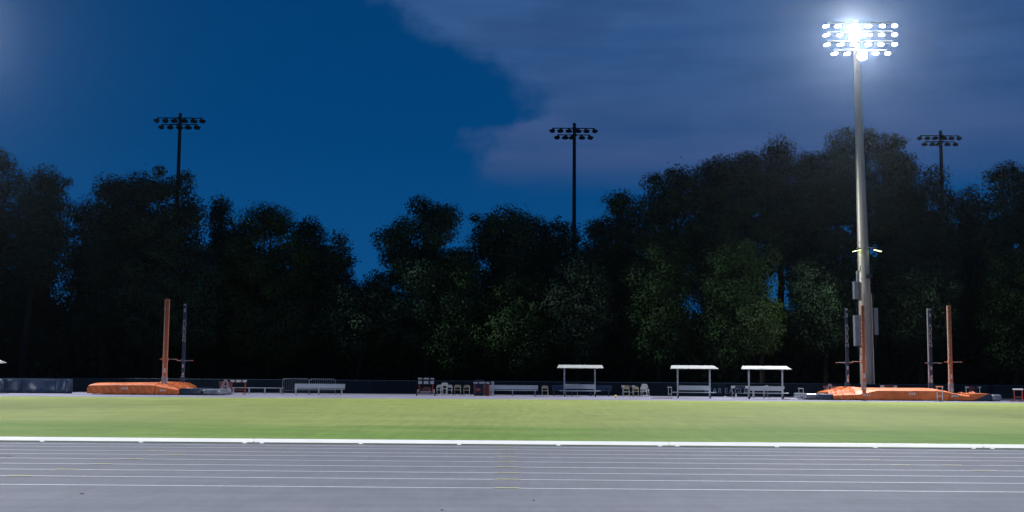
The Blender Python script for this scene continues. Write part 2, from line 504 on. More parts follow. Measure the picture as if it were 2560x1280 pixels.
# ================================================================== FENCE WITH DARK WINDSCREEN
FY = 96.0
fence = thing('windscreen_fence', (0, FY, 0), 'long low fence with dark blue-green windscreen behind the benches', 'fence', world=True)
fx = [-66 + 3.05 * i for i in range(45)]
rnd = random.Random(3)
for i, x in enumerate(fx):
    MB().tube([(x, FY, 0), (x, FY, 1.06)], .03, 6).build('post', 'navypost', fence)
    if i < len(fx) - 1:
        rows = []
        for j in range(5):
            z = .03 + 1.0 * j / 4
            rows.append([(x + .01 + 3.03 * k / 8, FY - .05 - .025 * rnd.random(), z) for k in range(9)])
        MB().grid(rows).build('windscreen_panel', 'windscreen', fence, smooth=True)
MB().tube([(fx[0], FY, 1.05), (fx[-1], FY, 1.05)], .022, 6).build('top_rail', 'navypost', fence)
p0, p1 = at(1759, 983.5, FY - .09), at(1868, 983.5, FY - .09)
glyphs, cur = [], 0.0
for ch in 'WAR EAGLE':
    if ch == ' ': cur += .16; continue
    vs, fs = text_mesh(ch, .60, .006)
    lo_, hi_ = min(v.x for v in vs), max(v.x for v in vs)
    glyphs.append((vs, fs, cur - lo_)); cur += hi_ - lo_ + .07
k = (p1.x - p0.x) / (cur - .07)
for vs, fs, off_ in glyphs:
    MB().add([Vector((p0.x + (v.x + off_) * k, FY - .085 + v.y, p0.z + v.z)) for v in vs], fs).build('letter', 'fletter', fence)

# blue covered barrier at the left edge
BY = 88.0
bar = thing('covered_barrier', at(60, 986, BY) * Vector((1, 1, 0)) if False else (at(60, 986, BY).x, BY, 0),
            'creased blue tarpaulin barrier panels at the far left edge', 'barrier', world=True)
rnd = random.Random(5)
for (a, b) in ((-90, -32), (-30, 10), (12, 54.5), (57, 138.5), (141, 163.5), (165.5, 179)):
    xa, xb = at(a, 966, BY).x, at(b, 966, BY).x
    zt, zb = at((a + b) / 2, 948, BY).z, .10
    nx = max(5, int((xb - xa) / .13)); rows = []
    ph = rnd.random() * 9; sk = rnd.uniform(-.9, .9)
    for j in range(11):
        z = zb + (zt - zb) * j / 10; r = []
        for i in range(nx + 1):
            x = xa + (xb - xa) * i / nx
            u = i / nx
            d = .09 * math.sin(3.1 * (x + sk * z) + ph) + .08 * math.sin(7 * (x * .6 - z * sk) + ph * 2) + .02 * rnd.random()
            ed = min(1, min(u, 1 - u) * 6) * min(1, min(j, 10 - j) * .6)
            r.append((x, BY - .04 - d * ed, z))
        rows.append(r)
    MB().grid(rows).build('tarp_panel', 'tarp', bar, smooth=True)
    MB().tube([(xb + .03, BY + .02, 0), (xb + .03, BY + .02, zt + .02)], .035, 6).build('post', 'navypost', bar)
x0, x1 = at(-90, 966, BY).x, at(180, 966, BY).x
MB().tube([(x0, BY + .03, at(40, 947.5, BY).z), (x1, BY + .03, at(40, 947.5, BY).z)], .03, 6).build('top_rail', 'navypost', bar)
MB().box(x0, x1, BY - .03, BY + .05, .0, .10).build('base_rail', 'navy', bar)


# ================================================================== POLE VAULT PITS
def interp(tab, x):
    if x <= tab[0][0]: return tab[0][1]
    for (a, b), (c, d) in zip(tab, tab[1:]):
        if x <= c: return b + (d - b) * (x - a) / (c - a)
    return tab[-1][1]


def pit_cover(root, name, px0, px1, tab_top, tab_front, base_py, Y0, Y1, seed, wr=.03, ridge=1.1):
    rnd = random.Random(seed)
    n = 90
    cols = []
    for i in range(n + 1):
        px = px0 + (px1 - px0) * i / n
        zf = at(px, interp(tab_front, px), Y0).z
        zt = at(px, interp(tab_top, px), Y0 + ridge).z
        zt = max(zt, zf + .01)
        x = at(px, base_py, Y0).x
        zb = .03 + .05 * abs(math.sin(i * .21 + seed)) * (1 if rnd.random() < .8 else .3)
        w = lambda s=1.0: rnd.uniform(-1, 1) * wr * s
        prof = [(Y0 + .03, zb)]
        for t in (.25, .5, .75, .93):
            prof.append((Y0 - .02 * math.sin(i * .7 + t * 5 + seed) + w(.5), zb + (zf - zb) * t))
        prof += [(Y0 + .08, zf + w(.3)), (Y0 + .4, zf + (zt - zf) * .45 + w()), (Y0 + ridge, zt + w(.8)), ((Y0 + Y1) / 2, zt + w(.8)),
                 (Y1 - .3, zt + w(.5) - .02), (Y1, zt - .12), (Y1, .05)]
        cols.append([(x + (w(.3)), y, max(.01, z)) for y, z in prof])
    rows = [[c[j] for c in cols] for j in range(len(cols[0]))]
    mb = MB().grid(rows)
    m = len(cols[0])
    for c in (cols[0], cols[-1]):
        mb.add(c, [tuple(range(m))])
    return mb.build(name, 'orange', root, smooth=False)


def logo(root, px0, px1, py0, py1, Y):
    """A small slanted block print on the cover, too small to read."""
    a, b = at(px0, py1, Y), at(px1, py0, Y)
    W, H = b.x - a.x, b.z - a.z
    mb = MB()
    for u0, u1 in ((0, .24), (.27, .47), (.50, .70)):
        mb.prism([(a.x + W * u0, a.z), (a.x + W * (u1 - .06), a.z), (a.x + W * u1, a.z + H * .8), (a.x + W * (u0 + .1), a.z + H * .8)], Y, Y + .012)
    mb.prism([(a.x + W * .73, a.z), (a.x + W * .97, a.z), (a.x + W * .99, a.z + H), (a.x + W * .93, a.z + H), (a.x + W * .85, a.z + H * .35)], Y, Y + .012)
    return mb.build('printed_mark', 'mark', root)


def bunch(root, name, m, pts, Y, seed, amp=.06, dep=.8, thick=.05):
    """A rumpled heap of cover fabric following a pixel outline along its crest."""
    rnd = random.Random(seed)
    rows = []
    for j in range(7):
        r = []
        for i in range(29):
            px = pts[0][0] + (pts[-1][0] - pts[0][0]) * i / 28
            py = interp(pts, px)
            p = at(px, py, Y)
            t = j / 6
            z = p.z - (1 - math.sin(t * math.pi)) * .28 + rnd.uniform(-1, 1) * amp
            r.append((p.x + rnd.uniform(-.04, .04), Y - .1 + t * dep, max(.02, z)))
        rows.append(r)
    return MB().grid(rows).build(name, m, root)


def pad(root, name, m, px0, px1, py0, py1, Y0, depth, bev=.1, skew=0):
    a, b = at(px0, py1, Y0), at(px1, py0, Y0)
    mb = MB().box(a.x, b.x, Y0, Y0 + depth, max(.01, a.z), b.z, bev)
    rnd = random.Random(int(px0))
    for v in mb.v:
        v += Vector((rnd.uniform(-.03, .03), rnd.uniform(-.03, .03), rnd.uniform(-.015, .02)))
        v.z = max(v.z, .008)
    return mb.build(name, m, root, smooth=True)


# left pit
PY = 85.2
pitL = thing('vault_landing_pit', (at(330, 986, PY).x, PY, 0),
             'orange covered pole vault landing pit at left beside the blue barrier', 'landing pit', world=True)
cov = pit_cover(pitL, 'cover', 217, 386, [(217, 963), (220, 958.5), (228, 957), (386, 956)], [(217, 969), (220, 963), (230, 961.5), (330, 961), (386, 962)],
                986, PY, PY + 5.2, 1, .015)
logo(cov, 302, 319, 966.5, 973, PY - .07)
cov2 = pit_cover(pitL, 'front_cover', 387, 446, [(387, 956), (400, 954.5), (430, 957), (446, 965)], [(387, 963), (400, 966), (446, 974)],
                 987, PY - .12, PY + 4.8, 2, .03, 1.4)
logo(cov2, 399, 415, 972, 978, PY - .20)
bunch(pitL, 'loose_cover', 'orange', [(384, 957), (400, 954.5), (425, 956), (450, 964), (478, 970)], PY + 1.0, 3, .07, 1.6)
pad(pitL, 'foam_base', 'navy', 300, 388, 983, 987.5, PY + .25, 4.5, .04)
pad(pitL, 'front_pad', 'navy', 446.5, 503, 971.5, 988, PY, 3.6, .12)
pad(pitL, 'wrapped_pad', 'wrap', 503.5, 549, 973, 988, PY + .05, 3.0, .16)
# right pit
PR = 85.0
pitR = thing('vault_landing_pit', (at(2270, 1001, PR).x, PR, 0),
             'wide orange covered pole vault landing pit in front of the lit tower', 'landing pit', world=True)
cov = pit_cover(pitR, 'cover', 2140, 2425,
                [(2140, 968), (2150, 967), (2166, 969), (2185, 970), (2345, 971), (2368, 975), (2395, 982), (2425, 986)],
                [(2140, 986), (2160, 984), (2175, 979), (2192, 975), (2345, 976), (2372, 980), (2400, 988), (2425, 991)], 1001, PR, PR + 5.4, 4, .018, 1.3)
logo(cov, 2158, 2175, 984, 990, PR - .07)
logo(cov, 2272, 2288, 980.5, 987, PR - .07)
logo(cov, 2379, 2396, 986, 993, PR - .07)
cov2 = pit_cover(pitR, 'front_cover', 2084, 2139, [(2084, 981), (2100, 977), (2120, 973), (2139, 968)], [(2084, 988), (2110, 987), (2139, 986)],
                 1000, PR + .05, PR + 4.8, 5, .03, 1.4)
bunch(pitR, 'loose_cover', 'orange', [(2072, 980), (2092, 975), (2110, 976), (2128, 972), (2140, 972)], PR + .5, 6, .06, 1.2)
bunch(pitR, 'loose_cover', 'orange', [(2405, 982), (2425, 983), (2440, 980), (2446, 986)], PR + .9, 8, .08, 1.2)
a, b, c, d = at(2425, 985, PR), at(2474, 984, PR), at(2440, 999, PR), at(2425, 1001, PR)
MB().prism([(a.x, a.z), (b.x, b.z), (c.x, max(.02, c.z)), (d.x, max(.02, d.z))], PR + .05, PR + 3.6).build('end_flap', 'orange', pitR)
pad(pitR, 'foam_base', 'navy', 2185, 2345, 996, 1001, PR + .22, 4.6, .04)
pad(pitR, 'front_pad', 'navy', 2045, 2083.5, 985, 1000, PR + .1, 3.6, .10)
pad(pitR, 'wrapped_pad', 'wrap', 2015, 2044.5, 984, 998.5, PR + .5, 3.0, .14)
pad(pitR, 'wrapped_pad', 'wrap', 2003, 2014, 983, 996, PR + 1.5, 2.4, .12)
pad(pitR, 'back_pad', 'navy', 2428, 2480, 985.5, 1002.5, PR + .14, 3.4, .10)
pad(pitR, 'wrapped_pad', 'wrap', 2481, 2506, 986, 1003, PR + .1, 3.0, .16)


# ------------------------------------------------------------------ vault uprights
def upright(px_top, py_top, px_w, base_px, base_py, Y, colour, side, arms, arm_py, label, ticks=None):
    """A padded pole vault standard: pad, edge strip with height ticks, cross peg, base, print."""
    t = at(px_top, py_top, Y); b = at(base_px, base_py, Y)
    x = t.x; zt = t.z; w = px_w / F_PX * Y
    root = thing('vault_upright', (x, Y, 0), label, 'vault standard', 'pole vault standards', world=True)
    pm = 'redpost' if colour == 'orange' else 'navypost'
    em = 'redlight' if colour == 'orange' else 'greypost'
    MB().box(x - w * .28, x + w * .5, Y - .09, Y + .09, .02, zt, .012).build('pad', pm, root)
    if side < 0:
        MB().box(x - w * .5, x - w * .285, Y - .07, Y + .07, .02, zt - .03, .008).build('edge_strip', em, root)
    MB().box(x + w * .02, x + w * .10, Y - .098, Y - .0915, 1.4, zt - .1).build('groove', 'hred' if colour == 'orange' else 'navy', root)
    if colour == 'orange':                                      # pegs of the height scale along one edge
        s = ticks or (1 if side < 0 else -1)
        z = .9
        while z < zt - .25:
            MB().box(x + s * w * .50 - (.0 if s > 0 else .02 * w), x + s * w * .50 + (.030 if s > 0 else .07), Y - .105, Y - .092, z, z + .09).build('height_tick', 'mark', root)
            z += .30
    za = at(px_top, arm_py, Y).z
    xa, xb = at(arms[0], arm_py, Y).x, at(arms[1], arm_py, Y).x
    arm = MB().tube([(xa, Y - .13, za), (xb, Y - .13, za)], .022, 6).build('cross_peg', 'redlight' if colour == 'orange' else 'greypost', root)
    for xe in (xa, xb):
        MB().box(xe - .05, xe + .05, Y - .165, Y - .095, za - .035, za + .035).build('peg_tip', 'emblem', arm)
    MB().box(x - w * .6, x + w * .6, Y - .15, Y + .12, za - .12, za + .10, .02).build('clamp', pm, root)
    MB().box(x - w * .58, x + w * .58, Y - .13, Y + .13, .02, 1.25, .02).build('foot_pad', 'pinkgrey' if colour == 'orange' else 'navypost', root)
    MB().box(x - .5, x + .5, Y - .5, Y + .5, .0, .06).build('base_plate', 'steel', root)
    if colour == 'orange':
        for z, h in ((1.75, .30), (1.10, .26)):
            MB().box(x - w * .1, x + w * .25, Y - .136, Y - .1315, z - (.5 if z < 1.5 else .2), z - (.5 if z < 1.5 else .2) + h).build('printed_mark', 'mark', root)
    else:
        z = zt - 1.38
        for ch in 'AUBURN':
            vs, fs = text_mesh(ch, .34, .003)
            cx = (min(v.x for v in vs) + max(v.x for v in vs)) / 2
            MB().add([Vector((x + w * .11 + (v.x - cx) * 1.02, Y - .096 + v.y, z + v.z)) for v in vs], fs).build('letter', 'letter', root)
            z -= .285
        MB().box(x - w * .2, x + w * .42, Y - .0985, Y - .092, zt - .14, zt - .05).build('cap_band', 'letter', root)
        MB().box(x - w * .1, x + w * .34, Y - .0985, Y - .092, zt - .62, zt - .36, 0).build('emblem', 'letter', root)
        MB().box(x - w * .12, x + w * .36, Y - .0985, Y - .092, za - .52, za - .26).build('emblem', 'letter', root)
        zz = za - 1.05
        MB().prism([(x - w * .16, zz), (x + w * .36, zz), (x + w * .40, zz + .18), (x + w * .16, zz + .18), (x + w * .12, zz + .1), (x - w * .1, zz + .1)], Y - .0985, Y - .092).build('printed_mark', 'mark', root)
        MB().prism([(x - w * .1, zz - .75), (x + w * .40, zz - .75), (x + w * .36, zz - .06), (x - w * .16, zz - .06)], Y - .0985, Y - .092).build('printed_mark', 'mark', root)
    return root


upright(418.5, 748, 11.5, 412, 975, PY + .75, 'orange', -1, (403, 443), 898, 'orange padded vault standard standing in the left landing pit')
upright(462.5, 759, 9, 456, 973, PY + 3.9, 'navy', 0, (445, 482), 901.5, 'navy vault standard with pale lettering beside the left orange standard')
upright(2114.5, 771, 9, 2120, 978, PR + 3.9, 'navy', 0, (2090, 2129), 906.5, 'navy vault standard with pale lettering left of the lit tower')
upright(2155, 763, 9.5, 2158, 985, PR + .75, 'orange', 1, (2130, 2168), 904, 'orange vault standard in front of the lit tower shaft')
upright(2322, 771, 10, 2327, 975, PR + 3.9, 'navy', -1, (2313, 2352), 907.5, 'navy vault standard with pale edge, right of the lit tower')
upright(2371.5, 763.5, 9.5, 2376, 978, PR + .75, 'orange', -1, (2361, 2402), 905, 'orange vault standard at the right end of the right pit', -1)


# ================================================================== BENCHES, SHELTERS, CHAIRS, HURDLES
def make_hurdle(h=1.02, w=1.18, post='hred', ends='white', centre='white', board=.075, base=.75, skirt=None):
    t = thing('hurdle')
    cb = MB().box(-w / 2, w / 2, -.015, .012, h - board, h, .006).build('crossbar', ends, t)
    if centre == 'stripes':
        for u in (-.2, .22):
            MB().box(u * w - .07, u * w + .07, -.019, -.0155, h - board + .006, h - .006).build('stripe', 'black', cb)
    elif centre != ends:
        MB().box(-w * .28, w * .28, -.019, -.0155, h - board + .003, h - .003).build('stripe', centre, cb)
    if skirt:
        MB().box(-w * .27, w * .27, -.010, .010, h - board - skirt, h - board - .002).build('skirt', 'maroon', t)
    for s in (-1, 1):
        x = s * (w / 2 - .09)
        MB().box(x - .024, x + .024, .014, .05, .055, h - .01).build('upright', post, t)
        MB().box(x - .026, x + .026, -base + .1, .10, .0, .052, .008).build('base_leg', post, t)
    MB().box(-(w / 2 - .12), w / 2 - .12, .016, .046, .30, .335).build('brace', post, t)
    return tag(t, 'hurdle', 'hurdle', 'hurdles along the far side')


def make_chair(m):
    t = thing('folding_chair')
    hw = .215
    for s in (-1, 1):
        x = s * hw
        MB().tube([(x, -.20, .0), (x, -.02, .40), (x * .98, .13, .70)], .013, 6).build('front_leg', m, t)
        MB().tube([(x * .92, .24, .0), (x * .92, -.05, .44)], .012, 6).build('rear_leg', m, t)
    MB().tube([(-hw * .98, .13, .70), (-hw * .9, .145, .755), (-hw * .6, .155, .785), (hw * .6, .155, .785), (hw * .9, .145, .755), (hw * .98, .13, .70)], .013, 6).build('top_rail', m, t)
    MB().prism([(-hw * .93, .60), (hw * .93, .60), (hw * .93, .70), (hw * .55, .775), (-hw * .55, .775), (-hw * .93, .70)], .10, .115).build('backrest', m, t)
    MB().box(-hw * .93, hw * .93, -.24, .16, .42, .445, .01).build('seat', m, t)
    MB().tube([(-hw, -.15, .12), (hw, -.15, .12)], .009, 5).build('stretcher', m, t)
    MB().tube([(-hw * .92, .19, .12), (hw * .92, .19, .12)], .009, 5).build('stretcher', m, t)
    return tag(t, 'folding chair', 'folding chair', 'folding chairs along the fence')


def make_bench(L_, m='alu', legs=3, back=True):
    t = thing('team_bench')
    h = L_ / 2
    MB().box(-h, h, -.15, .12, .40, .445, .01).build('seat', m, t)
    if back:
        MB().box(-h, h, .16, .19, .50, .80, .012).build('backrest', m, t)
    for i in range(legs):
        x = -h + .12 + (L_ - .34) * i / (legs - 1)
        MB().box(x - .04, x + .04, -.10, .09, .05, .398).build('leg', m, t)
        MB().box(x - .05, x + .05, -.22, .22, .0, .048).build('foot', m, t)
        if back: MB().box(x - .025, x + .025, .125, .158, .30, .74).build('bracket', m, t)
    return tag(t, 'team bench', 'bench', 'benches along the far side')


def make_shelter(tip):
    t = thing('bench_shelter')
    L_ = 3.42
    h = L_ / 2
    zr0, zr1 = 2.12, 2.35
    a = tip
    rf = MB().add([(-h, -.62, zr0), (h, -.62, zr0), (h - a, .10, zr1), (-h + .12, .10, zr1), (h - a * .6, .75, zr0 + .06), (-h + .1, .75, zr0 + .06),
                   (-h, -.62, zr0 - .04), (h, -.62, zr0 - .04), (h - a * .6, .75, zr0 + .02), (-h + .1, .75, zr0 + .02)],
                  [(0, 1, 2, 3), (3, 2, 4, 5), (0, 3, 5), (1, 4, 2), (0, 6, 7, 1), (6, 9, 8, 7), (5, 4, 8, 9), (0, 5, 9, 6), (1, 7, 8, 4)]).build('roof', 'roofwhite', t)
    for u0, u1 in ((-.16, -.02), (.03, .10)):
        MB().add([(L_ * u0, -.49 + .0, zr0 + .052), (L_ * u1, -.49, zr0 + .052), (L_ * u1, -.23, zr0 + .135), (L_ * u0 + .1, -.23, zr0 + .135)], [(0, 1, 2, 3)]).build('roof_print', 'rooftext', rf)
    for s in (-1, 1):
        x = s * 1.14
        p = MB().box(x - .055, x + .055, .12, .22, .14, 2.14).build('post', 'shelterpost', t)
        MB().prism([(x - .055, 1.98), (x + .055, 1.98), (x + .12, 2.16), (x - .12, 2.16)], .10, .118).build('gusset', 'shelterpost', p)
        MB().box(x - .045, x + .045, -.30, .5, .22, .30).build('base_beam', 'shelterpost', t)
        for yy in (-.26, .46):
            w = MB().lathe([(.04, -.035), (.14, -.03), (.15, 0), (.14, .03), (.04, .035)], 14, (x + .01, yy, .155),
                           Matrix.Rotation(R(90), 3, 'Y')).build('wheel', 'black', t)
            MB().lathe([(.05, -.04), (.06, 0), (.05, .04)], 10, (x + .01, yy, .155), Matrix.Rotation(R(90), 3, 'Y')).build('hub', 'steel', w)
    MB().box(-1.07, 1.07, .05, .085, .58, .91, .012).build('backrest', 'alu', t)
    MB().box(-1.52, 1.52, -.34, .04, .40, .455, .012).build('seat', 'alu', t)
    return tag(t, 'bench shelter', 'bench shelter', 'wheeled bench shelters')


def gp(px, py):
    return ground(px, py)


def flat(px, Y):
    return Vector((at(px, 985, Y).x, Y, 0))


# shelters
sh0 = make_shelter(.05)
place(sh0, flat(1449.5, 91.0), 0, (1.0, 1, 1.0), 'wheeled bench with white roof in front of the long navy bench')
sh1 = make_shelter(.30)
place(sh1, flat(1735, 87.5), R(-4), (1.0, 1, 1), 'wheeled bench with white roof left of the fence lettering')
place(sh1, flat(1915, 87.0), R(-6), (1.03, 1, 1), 'wheeled bench with white roof right of the fence lettering')
place(sh1, Vector((at(-52, 985, 87).x, 87, 0)), R(-4), 1.0, 'white shelter roof tip just showing at the left frame edge')

# benches
b37 = make_bench(3.72)
place(b37, flat(798.5, 90.5), 0, 1.0, 'silver backed bench in front of the steel crowd barriers')
place(b37, flat(1283, 91.2), 0, (.99, 1, 1), 'silver backed bench right of the navy trash bin')
lowb = make_bench(3.9, 'alu', 4, False)
place(lowb, flat(644, 92.5), 0, (1, .8, 1.05), 'thin backless bench behind the stacked hurdles at left')
nb = make_bench(4.55, 'navybench', 4)
place(nb, flat(1455, 93.6), 0, 1.0, 'long navy bench behind the leftmost roofed bench')

# crowd barriers
def make_barrier(w=2.15):
    t = thing('crowd_barrier')
    h = w / 2; r = .16
    pts = [(-h, 0, .10), (-h, 0, 1.10 - r), (-h + r * .3, 0, 1.10 - r * .3), (-h + r, 0, 1.10), (h - r, 0, 1.10), (h - r * .3, 0, 1.10 - r * .3), (h, 0, 1.10 - r), (h, 0, .10)]
    MB().tube(pts, .022, 6).build('frame', 'steel', t)
    MB().tube([(-h, 0, .25), (h, 0, .25)], .018, 6).build('bottom_rail', 'steel', t)
    n = 13
    for i in range(1, n):
        x = -h + w * i / n
        MB().tube([(x, 0, .26), (x, 0, 1.09)], .009, 5).build('bar', 'steel', t)
    for s in (-1, 1):
        MB().box(s * (h - .02) - .03, s * (h - .02) + .03, -.28, .28, 0, .03).build('foot', 'steel', t)
        MB().box(s * (h - .02) - .02, s * (h - .02) + .02, -.02, .02, .03, .12).build('leg', 'steel', t)
    return tag(t, 'crowd barrier', 'barrier', 'steel crowd barriers')


cbp = make_barrier(1.98)
place(cbp, flat(739, 92.0), 0, (1, 1, 1.06), 'steel crowd barrier at the left end of the left silver bench')
place(cbp, flat(805.5, 93.0), 0, (1, 1, 1.04), 'steel crowd barrier behind the right half of the left silver bench')

# hurdles
h_str = make_hurdle(1.04, 1.18, 'hred', 'white', 'stripes', .10)
h_mar = make_hurdle(.80, 1.12, 'hgrey', 'white', 'maroon', .14)
h_low = make_hurdle(.82, 1.0, 'hgrey', 'hgrey', 'hgrey', .06, 1.1)
h_skirt = make_hurdle(.86, 1.2, 'white', 'white', 'maroon', .10, .7, .42)
h_dark = make_hurdle(.86, 1.34, 'hgrey', 'white', 'navy', .17)
h_wood = make_hurdle(.92, .62, 'hgrey', 'emblem', 'emblem', .07, .6)
h_cart = make_hurdle(1.04, 1.14, 'hred', 'white', 'stripes', .24)
place(h_str, flat(596, 89.4), 0, 1.0, 'red-legged hurdle with white bar, front one of the pair right of the maroon emblem')
place(h_str, flat(594.5, 90.6), 0, (1.0, 1, .93), 'red-legged hurdle nested behind another, right of the maroon emblem')
place(h_str, flat(1204, 89.6), 0, (1.0, 1, .98), 'red-legged hurdle in front of the navy trash bin')
place(h_mar, flat(1429, 92.7), 0, (.95, 1, 1.14), 'white and maroon hurdle showing behind the left roofed bench')
place(h_mar, flat(1570.5, 92.6), 0, (.9, 1, 1.05), 'maroon-barred hurdle behind the pair of beige chairs')
place(h_mar, flat(2222, 92.4), 0, (1.12, 1, 1.25), 'hurdle bar with white ends peeking over the middle of the right pit')
place(h_dark, flat(1850.5, 91.6), 0, 1.02, 'hurdle with white bar ends standing before the fence lettering')
place(h_dark, flat(1939, 91.6), 0, 1.0, 'white-ended hurdle behind the right roofed bench')
place(h_skirt, flat(2433, 92.2), 0, (1.0, 1, 1.12), 'hurdle with brown panel between white posts behind the right pit')
place(h_low, Vector((flat(1674, 86.6).x, 86.6, 0)), R(-80), (.9, 1, 1.0), 'low hurdle turned end-on, left of the middle roofed bench')
place(h_low, Vector((flat(2002, 85.0).x, 85.0, 0)), R(-80), (.9, 1, 1.0), 'low hurdle turned end-on, left of the wide right pit')
place(h_wood, Vector((flat(2349, 83.6).x, 83.6, 0)), R(-58), (1, 1, 1.13), 'narrow brown-topped hurdle standing in front of the right pit')
h_right = make_hurdle(.92, .78, 'hred', 'white', 'white', .10, .6)
place(h_right, Vector((flat(2545, 84.8).x, 84.8, 0)), R(-52), (1, 1, .98), 'red-legged hurdle at the far right edge')
for p in (h_low,):
    pass
# red mats of the two end-on hurdles
mat_p = thing('floor_mat')
MB().box(-.55, .55, -.28, .28, .0, .03, .01).build('pad', 'hred', mat_p)
MB().box(-.75, -.56, -.26, .26, .0, .022).build('edge', 'black', mat_p)
tag(mat_p, 'mat', 'mat', 'red floor mats')
place(mat_p, flat(1655, 86.4), 0, 1, 'flat red mat left of the middle roofed bench')
place(mat_p, flat(1984, 85.2), 0, 1, 'flat red mat right of the right roofed bench')

# hurdle cart
cart = thing('hurdle_cart', flat(1064.5, 89.6), 'dusty two-level hurdle cart on small wheels', 'cart')
MB().box(-.60, .60, -.35, .35, .10, .17, .01).build('platform', 'pinkgrey', cart)
for s in (-1, 1):
    MB().box(s * .57 - .05, s * .57 + .05, -.33, .33, .171, .46, .01).build('side_rail', 'pinkgrey', cart)
    for yy in (-.25, .25):
        w = MB().lathe([(.02, -.03), (.075, -.025), (.08, 0), (.075, .025), (.02, .03)], 12, (s * .66, yy, .08), Matrix.Rotation(R(90), 3, 'Y')).build('wheel', 'black', cart)
        MB().lathe([(.03, -.036), (.03, .036)], 8, (s * .66, yy, .08), Matrix.Rotation(R(90), 3, 'Y')).build('hub', 'white', w)
MB().box(-.40, .40, -.30, .30, .171, .34, .02).build('load_tray', 'pinkgrey', cart)
MB().prism([(-.30, .341), (.34, .341), (.22, .62), (-.18, .62)], -.1, .2).build('load_panel', 'maroon', cart)
place(h_str, flat(1064.5, 89.75) + Vector((0, 0, .20)), 0, (1.0, .45, 1.06), 'tall white-topped hurdle standing on the hurdle cart')
place(h_cart, flat(1064.5, 89.50) + Vector((0, 0, .172)), 0, (1.0, .4, .87), 'hurdle with broad black-striped bar on the front of the hurdle cart')

# chairs
cw, cb = make_chair('chairw'), make_chair('chairb')
place(cw, flat(1099.5, 89.8), R(4), 1.0, 'white folding chair nearest the hurdle cart')
place(cw, flat(1122.5, 89.8), R(-5), 1.0, 'white folding chair, second from the hurdle cart')
place(cb, flat(1144, 89.9), R(3), 1.02, 'beige folding chair, third from the hurdle cart')
place(cb, flat(1166.5, 89.9), R(-3), 1.0, 'beige folding chair nearest the navy trash bin')
place(cb, flat(1362.5, 89.8), R(2), 1.0, 'lone beige folding chair between silver bench and navy bench')
place(cb, flat(1566, 89.6), R(3), 1.0, 'beige folding chair at left in the group of three')
place(cb, flat(1589, 89.7), R(-4), .99, 'beige folding chair in the middle of the group of three')
place(cw, flat(1609.5, 89.6), R(4), 1.0, 'pale folding chair at right in the group of three')
place(cw, flat(1613.5, 90.4), R(20), (1.1, 1.1, 1.22), 'pale folding chair tucked behind the right one of three')
place(cw, flat(1110, 90.6), R(-12), (1.15, 1.1, 1.2), 'white folding chair tucked behind the two white chairs')

# bin
binr = thing('trash_bin', flat(1197, 91.6), 'navy trash bin with hooded lid and orange oval emblem', 'trash bin')
MB().box(-.38, .38, -.30, .30, .0, .93, .05).build('body', 'bin', binr)
MB().prism([(-.42, .931), (.42, .931), (.36, 1.10), (.26, 1.17), (-.26, 1.17), (-.36, 1.10)], -.33, .33).build('lid', 'lid', binr)
ov = [(.20 * math.cos(2 * math.pi * k / 20) - .05, .46 + .105 * math.sin(2 * math.pi * k / 20)) for k in range(20)]
MB().prism(ov, -.312, -.303).build('emblem', 'emblem', binr)
cab = thing('equipment_box', flat(1216, 90.7), 'dark maroon equipment box between trash bin and silver bench', 'box')
MB().box(-.16, .22, -.2, .2, .02, .84, .02).build('body', 'maroon', cab)
MB().box(-.17, .23, -.21, .21, .841, .88, .01).build('lid', 'black', cab)
post = thing('marker_post', flat(1231.5, 92.3), 'short pale post behind the left end of the right silver bench', 'post')
MB().box(-.085, .085, -.06, .06, .06, 1.04, .02).build('shaft', 'alu', post)
MB().box(-.2, .2, -.2, .2, 0, .058, .01).build('base', 'alu', post)
ball = MB().lathe([(.02, .002), (.075, .02), (.10, .07), (.10, .11), (.075, .16), (.02, .18)], 12, flat(1539, 88.4)).build('ball', 'ball', None, True)
tag(ball, 'small yellow ball on the ground left of the three chairs', 'ball')


# emblem signs: an A in front of a wide U
def emblem_sign(loc, label, s=1.0):
    t = thing('emblem_sign', loc, label, 'sign', 'letter emblem signs')
    U = [(-.50, .95), (-.50, .80), (-.44, .80), (-.44, .42), (-.30, .26), (.30, .26), (.44, .42), (.44, .80), (.50, .80), (.50, .95), (.16, .95), (.16, .80), (.22, .80),
         (.22, .50), (.16, .44), (-.16, .44), (-.22, .50), (-.22, .80), (-.16, .80), (-.16, .95)]
    MB().prism([(x * s, z * s) for x, z in U], .0, .05).build('letter_u', 'amark', t)
    for pts in ([(-.40, .34), (-.18, .34), (.02, 1.10), (-.10, 1.10)], [(.40, .34), (.18, .34), (-.02, 1.10), (.10, 1.10)], [(-.17, .52), (.17, .52), (.13, .66), (-.13, .66)]):
        MB().prism([(x * s, z * s) for x, z in pts], -.03 - .004 * (pts[0][0] > .1) - .008 * (pts[0][0] == -.17), -.004).build('letter_a', 'apale', t)
    for sx in (-1, 1):
        MB().box(sx * .24 - .03, sx * .24 + .03, .06, .10, .0, .5).build('stake', 'hgrey', t)
    return t


